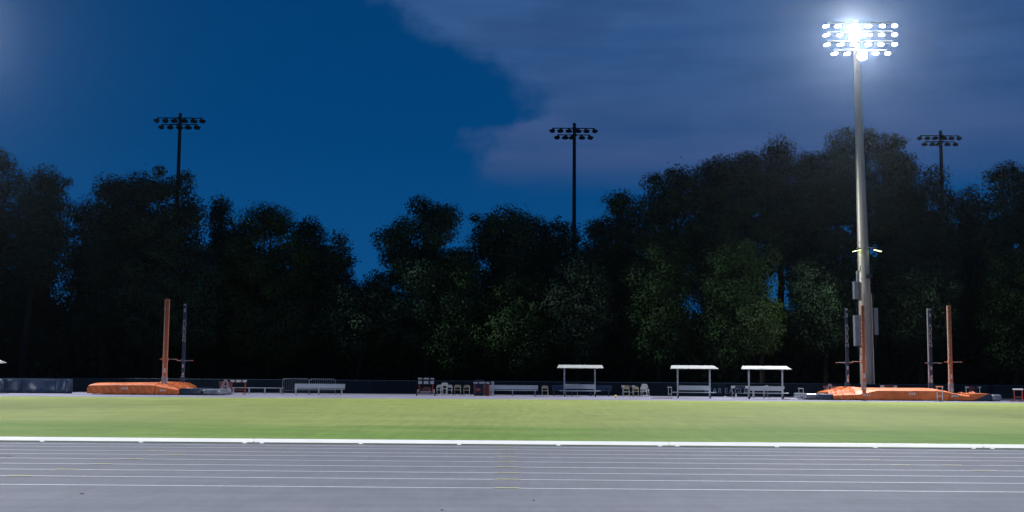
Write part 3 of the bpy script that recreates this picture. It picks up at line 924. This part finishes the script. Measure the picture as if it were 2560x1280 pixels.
emblem_sign(flat(563, 89.8), 'maroon letter emblem sign beside the stacked hurdles', .98)
emblem_sign(flat(2075, 92.5), 'maroon letter emblem sign behind the left end of the right pit', .98)
sp = thing('equipment_bag', flat(566, 88.6), 'small grey wrapped bag under the maroon emblem sign', 'bag')
mbg = MB().box(.0, .34, -.2, .2, .01, .44, .12)
mbg.build('body', 'wrap', sp, True)
MB().box(-.42, -.02, -.15, .2, .01, .42, .08).build('dark_side', 'navy', sp, True)
pile = thing('pole_bundle', flat(1898, 91.0), 'bundle of pale poles lying behind the right roofed bench', 'poles')
for k in range(6):
    MB().tube([(-.75 + .06 * k, .05 * k, .66 + .02 * k), (.55 + .05 * k, .05 * k, .80 + .03 * ((k * 3) % 5))], .02, 6).build('pole', 'alu', pile)
for s in (-.4, .4):
    MB().box(s - .03, s + .03, -.1, .35, 0, .66).build('stand_leg', 'hgrey', pile)
for px, w_, h_, lab in ((1813, .12, .16, 'small pale bottle left of centre below the fence lettering'), (1840, .08, .34, 'slim white bottle below the fence lettering')):
    bt = thing('bottle', flat(px, 91.0), lab, 'bottle', 'bottles by the fence')
    MB().lathe([(w_ * .5, 0), (w_ * .5, h_ * .7), (w_ * .25, h_ * .85)], 10).build('body', 'white', bt)
    MB().lathe([(w_ * .22, h_ * .852), (w_ * .22, h_)], 8).build('cap', 'navybench', bt)


# ================================================================== FLOODLIGHT TOWERS
def head_mesh(lit):
    """One floodlight: hood, rim and lens around local -Y / down; pivot at its bracket."""
    aim = Matrix.Rotation(R(90 + 62), 3, 'X')           # lathe axis (+Z) turned to face -Y and down
    prof = [(.10, -.30), (.16, -.27), (.22, -.12), (.30, .08), (.38, .20), (.385, .215)]
    hood = MB().lathe(prof, 18, (0, 0, -.38), aim)
    lens = MB().lathe([(.365, .217), (.32, .235), (.10, .245)], 18, (0, 0, -.38), aim)
    br = MB().box(-.035, .035, -.03, .03, -.30, .0)
    vis = MB()
    for k in range(9):
        an = R(20 + 140 * k / 8)
        vis.v += [aim @ Vector((.39 * math.cos(an), -.39 * math.sin(an), .16)) + Vector((0, 0, -.38)),
                  aim @ Vector((.41 * math.cos(an), -.41 * math.sin(an), .40)) + Vector((0, 0, -.38))]
    vis.f += [(2 * k, 2 * k + 2, 2 * k + 3, 2 * k + 1) for k in range(8)]
    return hood, lens, br, vis


HEADS = {}


def lamp_head(root, loc, rz, lit, s=1.0):
    key = lit
    loc = Vector(loc)
    if key not in HEADS:
        hood, lens, br, vis = head_mesh(lit)
        hm = 'head' if lit else 'darkhead'
        h = hood.build('floodlight', hm, None, True)
        l = lens.build('lens', 'lamp' if lit else 'darklens', h)
        b = br.build('bracket', hm, h); v = vis.build('visor', hm, h, True)
        HEADS[key] = h; o = h
    else:
        o = copy_tree(HEADS[key])
    o.parent = root; o.location = loc; o.rotation_euler = (0, max(-.22, min(.22, rz * (.24 if lit else .1))), rz); o.scale = (s * 1.15, s, s * (.42 if lit else .60))
    return o


TY = 98.0
tb, tt = at(2168.5, 955, TY), at(2142, 150, TY)
LEAN = math.atan2(tt.x - tb.x, tt.z - tb.z)
tower_x = tb.x - tb.z * math.tan(LEAN)
tower = thing('floodlight_tower', (tower_x, TY, 0), 'tall pale steel floodlight tower with lit lamps at right', 'floodlight tower', 'lit floodlight towers')
tower.rotation_euler = (0, LEAN, 0)
L0 = tower.location.copy()
LINV = Matrix.Rotation(LEAN, 3, 'Y').inverted()
def loc_t(px, py): return LINV @ (at(px, py, TY) - L0)
z_top = loc_t(2135, 52).z
def rad_at(z): return .57 - .345 * z / z_top
prof = []
for k in range(13):
    z = z_top * k / 12
    prof.append((rad_at(z), z))
MB().lathe(prof, 28).build('pole', 'concrete', tower, True)
rows = [(70, 58, (2066, 2226), (2062, 2091, 2128, 2166, 2201, 2231)), (93, 80, (2066, 2227), (2063, 2096, 2128, 2167, 2199, 2231)),
        (115, 104, (2066, 2228), (2064, 2098, 2130, 2166, 2197, 2231)), (138, 126.5, (2083, 2212), (2083, 2114, 2149, 2184, 2214))]
for py_l, py_b, (bx0, bx1), xs in rows:
    z = loc_t(2146, py_b + 3).z
    a, b = loc_t(bx0, py_b).x, loc_t(bx1, py_b).x
    MB().tube([(a, -.42, z), (b, -.42, z)], .075, 8).build('crossarm', 'head', tower)
    MB().box(-.14, .14, -.42, -.20, z - .07, z + .07).build('arm_bracket', 'head', tower)
    for px in xs:
        x = loc_t(px, py_l).x
        hh = lamp_head(tower, (x, -.42, z - .12), max(-.9, min(.9, x * .26)), True, .66)
        if (py_l in (70, 93) and px == 2128) or px == 2149:      # heads enlarged and turned to the camera to imitate lamp glare
            hh.rotation_euler = (R(-26), 0, 0); hh.scale = (1.12, 1, .95); hh.location.z += .06
# bands, step bolts
for py in (178, 402, 606, 628, 698, 736, 765, 778, 784, 797, 815, 822, 835, 855, 862):
    if py in (178, 402, 606, 628): 
        z = loc_t(2158, py).z; r = rad_at(z)
        MB().lathe([(r + .004, z - .04), (r + .018, z - .03), (r + .018, z + .03), (r + .004, z + .04)], 24).build('band', 'concrete', tower, True)
    z = loc_t(2165, py).z; r = rad_at(z)
    for an in ((-100, -75) if py not in (698,) else (-130, -115)):
        c, s = math.cos(R(an)), math.sin(R(an))
        MB().box(c * r - .045, c * r + .045, s * r - .03, s * r + .02, z - .035, z + .035).build('bolt_plate', 'poleband', tower)
# area lamps on short arms, with the light they give
zl = loc_t(2165, 620).z
for s, pxa in ((-1, 2138), (1, 2191)):
    p = loc_t(pxa, 628)
    r = rad_at(zl)
    arm = MB().tube([(s * r * .9, -.1, zl + .05), (p.x - s * .05, -.35, zl - .05)], .045, 8).build('lamp_arm', 'head', tower)
    tilt = Matrix.Rotation(R(14) * s, 3, 'Y')
    hb = MB().box(-.33, .33, -.16, .16, -.04, .06, .02)
    for v in hb.v: v.xyz = tilt @ v + Vector((p.x, -.4, p.z + .06))
    head = hb.build('area_lamp', 'darkhead', tower)
    lb = MB().box(-.30, .30, -.14, .14, -.075, -.043)
    for v in lb.v: v.xyz = tilt @ v + Vector((p.x, -.4, p.z + .06))
    lb.build('lens', 'led', head)
    ld = bpy.data.lights.new('area_lamp_light', 'SPOT'); ld.energy = P_AREA if s < 0 else P_AREA * .25; ld.color = (.86, 1, .80)
    ld.spot_size = R(116); ld.spot_blend = .5; ld.shadow_soft_size = .12
    lo = bpy.data.objects.new('area_lamp_light', ld); COL.objects.link(lo); lo.parent = tower
    lo.location = (p.x, -.4, p.z - .07)
    lo.rotation_euler = Vector((-.75, .42, -.55) if s < 0 else (.6, -.1, -.8)).to_track_quat('-Z', 'Y').to_euler()
# small floodlight on the shaft
p = loc_t(2166, 693)
fl = MB().box(p.x - .24, p.x + .22, -.95, -.62, p.z - .16, p.z + .16, .03).build('shaft_lamp', 'darkhead', tower)
MB().box(p.x - .20, p.x + .18, -.97, -.952, p.z - .12, p.z + .11).build('lens', 'darklens', fl)
MB().box(p.x - .05, p.x + .05, -.62, -.40, p.z - .05, p.z + .05).build('mount', 'darkhead', fl)
# cabinets at the shaft: upper left, lower left (two tiers), right
def cabinet(px0, px1, py0, py1, y0, y1, m='box'):
    a, b = loc_t(px0, py1), loc_t(px1, py0)
    c = MB().box(a.x, b.x, y0, y1, a.z, b.z, .02).build('cabinet', m, tower)
    MB().box(a.x + .05, b.x - .04, y0 - .012, y0 - .001, a.z + .07, b.z - .07).build('door', m, c)
    return c
cabinet(2133, 2143.5, 704.5, 748, -.35, .1)
cabinet(2135, 2149, 788.5, 865, -.40, .1)
cabinet(2184, 2192.5, 770.5, 837, -.25, .15)
cabinet(2141, 2145, 678, 704, -.15, .05)
for pts in ([(2141, 748), (2139, 768), (2140, 788)], [(2143, 748), (2143, 770), (2144, 790)], [(2140, 865), (2144, 878), (2152, 890)],
            [(2144, 865), (2148, 880), (2154, 884)], [(2188, 838), (2186, 870), (2183, 900)], [(2158, 630), (2152, 650), (2146, 680)],
            [(2181, 735), (2181, 800), (2183, 845)]):
    q = [loc_t(*p) for p in pts]
    MB().tube([(v.x, -.30, v.z) for v in q], .022, 5).build('cable', 'cable', tower)
for px in (2176, 2150):
    q = [loc_t(px, 735), loc_t(px + 6, 960)]
    r0, r1 = rad_at(q[0].z), rad_at(.5)
    MB().tube([(q[0].x * .9, -r0 * .95, q[0].z), (q[1].x * .9, -r1 * .98, .4)], .035, 6).build('conduit', 'concrete', tower)


def bank_light(tw, power, target, size=114, blend=.5):
    """The light the whole lamp bank throws on the field."""
    for dx, dz, f in ((-.55, -1.0, .7), (.12, -2.6, .3)):
        ld = bpy.data.lights.new('bank_light', 'SPOT'); ld.energy = power * f; ld.color = (.93, .96, 1.0)
        ld.spot_size = R(size); ld.spot_blend = blend; ld.shadow_soft_size = .42
        lo = bpy.data.objects.new('bank_light', ld); COL.objects.link(lo); lo.parent = tw
        lo.location = (dx, -1.15, z_top + dz)
        wp = Matrix.Translation(tw.location) @ Euler(tw.rotation_euler).to_matrix().to_4x4() @ lo.location
        d = (Vector(target) - wp).normalized()
        d = Euler(tw.rotation_euler).to_matrix().inverted() @ d
        lo.rotation_euler = d.to_track_quat('-Z', 'Y').to_euler()


# the three other lit towers of the field stand outside the frame (the left one just beyond its edge)
others = []
for loc, rz, lab in (((-47.5, 98, 0), R(20), 'tall lit floodlight tower just beyond the left edge of the picture'),
                     ((-42, -24, 0), R(180 - 25), 'tall lit floodlight tower behind the camera on the left'),
                     ((42, -24, 0), R(180 + 25), 'tall lit floodlight tower behind the camera on the right')):
    t = copy_tree(tower)
    for ch in list(t.children):
        if ch.type == 'LIGHT': bpy.data.objects.remove(ch)
    t.location = loc; t.rotation_euler = (0, 0, rz); t['label'] = lab
    others.append(t)
bank_light(tower, P_FAR, (8, 50, 0))
bank_light(others[0], P_FAR, (0, 60, 0), 83, .10)
bank_light(others[1], P_NEAR, (-14.6, 16, 0), 44, .35)
bank_light(others[2], P_NEAR, (14.6, 16, 0), 44, .35)


# ------------------------------------------------------------------ unlit poles behind the trees
def dark_tower(px_t, py_t, px_b, py_b, Y, w_px, arms, label, rz):
    t0, b0 = at(px_t, py_t, Y), at(px_b, py_b, Y)
    t = thing('unlit_floodlight_pole', (t0.x, Y, 0), label, 'floodlight pole', 'unlit floodlight poles', rz=0)
    k = Y / F_PX
    r = w_px * k / 2
    n = 8
    MB().lathe([(r * (1.55 - .55 * i / n), t0.z * i / n) for i in range(n + 1)], 12).build('pole', 'darkpole', t, True)
    for (py, x0, x1, xs) in arms:
        za = at(px_t, py, Y).z
        a, b = at(x0, py, Y).x - t0.x, at(x1, py, Y).x - t0.x
        MB().tube([(a, -.45, za), (b, -.45, za)], .07, 6).build('crossarm', 'darkpole', t)
        MB().box(-.3, .3, -.5, -.2, za - .12, za + .12).build('arm_bracket', 'darkpole', t)
        for px in xs:
            x = at(px, py, Y).x - t0.x
            lamp_head(t, (x, -.45, za - .02), max(-1.1, min(1.1, (x - rz) * .33)), False, 1.05)
    return t


dark_tower(451, 283, 447, 445, 150, 8.5, [(297, 396, 508, (395, 417, 439, 464, 487, 508)), (313, 408, 495, (407, 429, 452, 473, 495))],
           'dark unlit floodlight pole behind the trees at left', 0)
dark_tower(1436, 308, 1436, 560, 160, 8, [(322.5, 1381, 1486, (1381, 1401, 1422, 1445, 1465, 1486)), (339, 1393, 1475, (1393, 1413, 1430, 1454, 1475))],
           'dark unlit floodlight pole near the middle of the picture', 0)
dark_tower(2351, 327, 2355, 470, 170, 8.5, [(341, 2297, 2395, (2297, 2316, 2335, 2357, 2375, 2394)), (356, 2309, 2385, (2309, 2328, 2343, 2365, 2385))],
           'dark unlit floodlight pole right of the lit tower', .6)


# ================================================================== TREES
def leaf_quads(P, rng, smin, smax, out=None):
    n = len(P)
    m = rng.normal(size=(n, 3))
    if out is not None: m = m * .44 + out                       # leaves lie along the outside of their clump
    m /= np.linalg.norm(m, axis=1)[:, None]
    a = rng.normal(size=(n, 3)); a -= m * (a * m).sum(1)[:, None]; a /= np.linalg.norm(a, axis=1)[:, None]
    b = np.cross(m, a)
    l = rng.uniform(smin, smax, n)[:, None]; w = l * rng.uniform(.5, .8, n)[:, None]
    V = np.stack([P - a * l * .5, P + b * w * .5 - a * l * .05, P + a * l * .5, P - b * w * .5 - a * l * .05], 1).reshape(-1, 3)
    return V


def quads_object(name, V, m, parent=None):
    n = len(V) // 4
    me = bpy.data.meshes.new(name)
    me.vertices.add(len(V)); me.vertices.foreach_set('co', V.astype(np.float32).ravel())
    me.loops.add(4 * n); me.loops.foreach_set('vertex_index', np.arange(4 * n, dtype=np.int32))
    me.polygons.add(n)
    me.polygons.foreach_set('loop_start', np.arange(0, 4 * n, 4, dtype=np.int32))
    me.polygons.foreach_set('loop_total', np.full(n, 4, dtype=np.int32))
    me.update(calc_edges=True); me.validate()
    me.materials.append(MT[m])
    o = bpy.data.objects.new(name, me); COL.objects.link(o)
    if parent is not None: o.parent = parent
    return o


def tree(cx, top, bot, hw, Y, leaf, label, seed, dens=1.0, dx_trunk=0, shape=1.0):
    rng = np.random.default_rng(seed)
    top = top - (24 if cx < 1350 else 14)
    zt, zb = at(cx, top, Y).z, at(cx, bot, Y).z
    X = at(cx, (top + bot) / 2, Y).x
    bot = min(bot + 130, 900) if leaf != 'leaf_b' else min(bot + 160, 945)
    zb = at(cx, bot, Y).z
    hw = hw * (1.24 if cx < 1350 else 1.16)
    rx = hw / F_PX * Y; rz = (zt - zb) / 2; zc = (zt + zb) / 2; ry = rx * .75
    base = X + dx_trunk / F_PX * Y
    t = thing('tree', (base, Y, 0), label, 'tree', 'trees beyond the fence')
    ox = X - base
    # leaf clumps all over an uneven dome, some inside it, with a few openings left between them
    mean = (rx * rz) ** .5
    cr = min(1.45, .28 * mean + .12)
    npts = int(np.clip(2.6 * (rx * rz) / cr ** 2, 40, 190))
    ph = rng.uniform(0, 6.28, 6)
    limbs, clumps = [], []
    for i in range(npts):
        u = (i + .5) / npts
        cz_ = 1 - 2 * u
        an = i * 2.39996 + rng.uniform(-.3, .3)
        sr = max(0, 1 - cz_ * cz_) ** .5
        d = np.array([math.cos(an) * sr, math.sin(an) * sr, cz_])
        box = 1 / (np.abs(d) ** 2.9).sum() ** (1 / 2.9)
        lump = 1 + .10 * math.sin(3 * an + ph[0]) * sr + .09 * math.sin(5 * cz_ + ph[1] + 2 * an) + .05 * math.sin(7 * an + ph[2])
        R0 = box * lump * rng.uniform(.80, 1.0)
        R0 = min(R0, 1.04)
        taper = 1 - .10 * max(0, cz_)
        c = np.array([ox + d[0] * (rx - cr * .8) * R0 * taper, d[1] * (ry - cr * .5) * R0, zc + d[2] * (rz - cr * .7) * R0])
        if rng.random() < .06: continue
        clumps.append((c, cr * rng.uniform(.65, 1.15)))
        if rng.random() < .45:
            clumps.append((c + np.clip(rng.normal(size=3), -1.1, 1.1) * cr * .75, cr * rng.uniform(.3, .55)))
        if i % 3 == 0:
            q = np.array([ox, 0, zc]) + (c - np.array([ox, 0, zc])) * rng.uniform(.3, .7)
            clumps.append((q, cr * rng.uniform(.8, 1.2)))
        if i % 4 == 1: limbs.append(c)
    front = leaf in ('leaf_b', 'leaf_d')
    total = int(rx * rz * 3.14 * (430 if front else 380) * dens)
    P, O = [], []
    cc = np.array([ox, 0, zc])
    wsum = sum(q[1] ** 2 for q in clumps)
    for c, r in clumps:
        n = max(6, int(total * r * r / wsum))
        d = rng.normal(size=(n, 3)); d /= np.linalg.norm(d, axis=1)[:, None]
        rr = rng.uniform(.1, 1.0, n) ** .5
        rr = np.where(rng.random(n) < .07, rr * rng.uniform(1.1, 1.5, n), rr)
        P.append(c + d * (r * rr)[:, None] * np.array([1.1, 1.1, .85]))
        o_ = (c - cc) / np.array([rx, ry, rz]); o_ = o_ / (np.linalg.norm(o_) + .2)
        O.append(d + .35 * o_ + np.array([0, 0, .25]))
    P, O = np.concatenate(P), np.concatenate(O)
    keep = P[:, 2] > .1; P, O = P[keep], O[keep]
    crown = quads_object('crown', leaf_quads(P, rng, *((.12, .25) if front else (.13, .29)), O), leaf, t)
    mb = MB()
    r0 = .10 + zt * .011
    th = zb + (zt - zb) * .35
    wob = [rng.uniform(-.2, .2) for _ in range(4)]
    spine = [(0, 0, -.05), (wob[0], .1, th * .33), (wob[1] + ox * .3, 0, th * .66), (ox * .7 + wob[2], 0, th), (ox, 0, zc + rz * .55)]
    mb.tube(spine, [r0 * 1.2, r0, r0 * .85, r0 * .65, r0 * .2], 8)
    for c in limbs:
        s = Vector(spine[2]).lerp(Vector(spine[4]), rng.uniform(0, .6))
        e = Vector(c); mid = s.lerp(e, .5) + Vector((0, 0, .3))
        mb.tube([s, mid, e], [r0 * .38, r0 * .24, r0 * .08], 5)
    mb.build('trunk', 'bark', t, True)
    return t


TREES = [
    # cx, top, bottom, half width, depth, leaf, label, seed, density, trunk shift
    (-20, 384, 700, 95, 108, 'leaf_a', 'tall dark tree cut by the left edge of the picture', 11, 1.0, -10),
    (112, 430, 600, 66, 106, 'leaf_a', 'dark tree with bare lower trunk, second from the left edge', 12, 1.1, -38),
    (60, 590, 800, 90, 110, 'leaf_c', 'lower dark foliage tree under the two leftmost tall trees', 13, .75, 10),
    (210, 505, 760, 60, 112, 'leaf_c', 'dark tree filling the dip left of the left unlit pole', 14, .8, 0),
    (272, 444, 740, 62, 107, 'leaf_a', 'round-topped dark tree above the left landing pit', 15, 1.05, 0),
    (405, 426, 790, 108, 105, 'leaf_c', 'broad dark tree in front of the left unlit floodlight pole', 16, 1.15, 0),
    (548, 496, 740, 36, 113, 'leaf_a', 'slender dark tree between two broad trees at left', 17, 1.0, 0),
    (470, 600, 860, 90, 104, 'leaf_a', 'low dark tree behind the left vault standards', 18, .9, 0),
    (675, 512, 830, 105, 106, 'leaf_b', 'broad domed tree left of the deep sky notch', 19, 1.15, 0),
    (832, 600, 760, 64, 108, 'leaf_a', 'sparse dark tree on the left side of the deep sky notch', 20, .95, -10),
    (1068, 502, 850, 118, 106, 'leaf_a', 'big dark round tree on the right side of the deep sky notch', 21, 1.25, 0),
    (1262, 520, 690, 92, 109, 'leaf_a', 'dark flat-topped tree left of the middle unlit pole', 22, 1.1, 0),
    (1395, 552, 640, 70, 112, 'leaf_c', 'thin dark tree in front of the middle unlit pole', 23, .8, 10),
    (1130, 620, 850, 70, 104.5, 'leaf_b', 'dull green young tree in front of the big round tree', 24, .9, 0),
    (1285, 690, 880, 100, 104.5, 'leaf_b', 'dull green spreading tree above the right silver bench', 25, .85, 0),
    (1450, 640, 860, 90, 104, 'leaf_c', 'dim spreading tree above the left roofed bench', 26, .85, 0),
    (1555, 470, 640, 62, 110, 'leaf_a', 'dark open-branched tree right of the middle unlit pole', 27, .9, 10),
    (1690, 414, 640, 105, 109, 'leaf_a', 'tall dark tree, first of the rising group at right', 28, 1.05, 0),
    (1648, 570, 800, 92, 103.5, 'leaf_b', 'faintly lit green tree above the middle roofed bench', 29, .95, 0),
    (1865, 376, 620, 110, 108, 'leaf_c', 'tall dark tree in the middle of the rising group at right', 30, 1.1, 0),
    (1945, 345, 560, 62, 111, 'leaf_a', 'tallest feathery tree top left of the lit tower', 31, .9, 0),
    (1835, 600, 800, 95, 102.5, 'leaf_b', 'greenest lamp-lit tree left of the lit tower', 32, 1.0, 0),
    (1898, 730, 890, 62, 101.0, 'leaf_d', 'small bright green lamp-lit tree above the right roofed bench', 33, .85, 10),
    (2140, 334, 620, 150, 107, 'leaf_a', 'massive dark tree behind the lit tower', 34, 1.2, 0),
    (2320, 432, 700, 90, 109, 'leaf_a', 'dark tree in front of the right unlit pole', 35, 1.1, 0),
    (2425, 470, 720, 60, 112, 'leaf_c', 'shorter dark tree in the dip right of the right unlit pole', 36, 1.0, 0),
    (2555, 398, 720, 110, 107, 'leaf_a', 'tall dark tree cut by the right edge of the picture', 37, 1.15, 0),
    (2530, 600, 880, 85, 102.5, 'leaf_b', 'dull green tree low at the right edge', 38, .9, 0),
    (2060, 640, 880, 105, 105, 'leaf_c', 'low dim tree behind the left navy standard of the right pit', 39, .95, 0),
    (2300, 640, 900, 110, 104, 'leaf_c', 'low dim tree between the right pair of vault standards', 40, .95, 0),
    (700, 740, 930, 110, 106, 'leaf_c', 'low dim tree above the left silver bench', 41, .9, 0),
    (768, 548, 760, 55, 110, 'leaf_a', 'dark tree on the shoulder between the domed tree and the sky notch', 50, 1.0, 0),
    (335, 450, 720, 60, 111, 'leaf_a', 'dark tree between the round-topped and the broad tree at left', 43, 1.1, 0),
    (600, 560, 760, 62, 111, 'leaf_a', 'dark tree tucked behind the broad domed tree', 44, 1.0, 0),
    (1340, 556, 760, 60, 112, 'leaf_c', 'dark tree between the flat-topped tree and the middle unlit pole', 45, 1.0, 0),
    (1492, 548, 780, 62, 111, 'leaf_a', 'dark tree just right of the middle unlit pole', 46, 1.1, 0),
    (1785, 400, 700, 70, 112, 'leaf_a', 'dark tree between two tall trees of the rising group', 47, 1.1, 0),
    (2030, 376, 680, 75, 112, 'leaf_c', 'tall dark tree adjoining the massive tree left of the lit tower', 48, 1.1, 0),
    (2245, 346, 640, 55, 110, 'leaf_a', 'dark tree top right of the lit tower shaft', 49, 1.1, 0),
    (900, 720, 930, 110, 105, 'leaf_a', 'low dark tree under the deep sky notch', 42, .95, 0),
]
for (cx, top, bot, hw, Y, leaf, lab, seed, dens, dxt) in TREES:
    tree(cx, top, bot, hw, Y, leaf, lab, seed, dens, dxt)

# dense undergrowth under the trees, one dark mass
rng = np.random.default_rng(99)
n = 170000
ux = rng.uniform(-75, 75, n); uy = rng.uniform(108, 121, n)
hmax = 7.2 + 1.6 * np.sin(ux * .21) + 1.1 * np.sin(ux * .53 + 2) + .7 * np.sin(ux * 1.3 + uy) + (uy - 108) * .18
uz = rng.random(n) ** .8 * hmax
ob = quads_object('undergrowth', leaf_quads(np.stack([ux, uy, uz], 1), rng, .5, 1.0), 'leaf_a')
tag(ob, 'dense dark undergrowth below the trees beyond the fence', 'undergrowth', kind='stuff')

# ================================================================== HAZE ADDED FOR THE LAMP GLOW
hz = bpy.data.materials.new('haze'); hz.use_nodes = True
nt = hz.node_tree; nt.nodes.clear()
o_ = nt.nodes.new('ShaderNodeOutputMaterial'); pv = nt.nodes.new('ShaderNodeVolumePrincipled')
pv.inputs['Color'].default_value = (.68, .80, 1.0, 1); pv.inputs['Density'].default_value = GLOW_HAZE_DENSITY; pv.inputs['Anisotropy'].default_value = .94
nt.links.new(pv.outputs[0], o_.inputs['Volume'])
air = MB().box(-640, 640, -640, 640, -1.02, 70).build('haze', hz)
tag(air, 'thin haze added over the whole field for the lamp glow', 'haze', kind='stuff')

for o in bpy.data.objects:
    if '_world' in o: del o['_world']
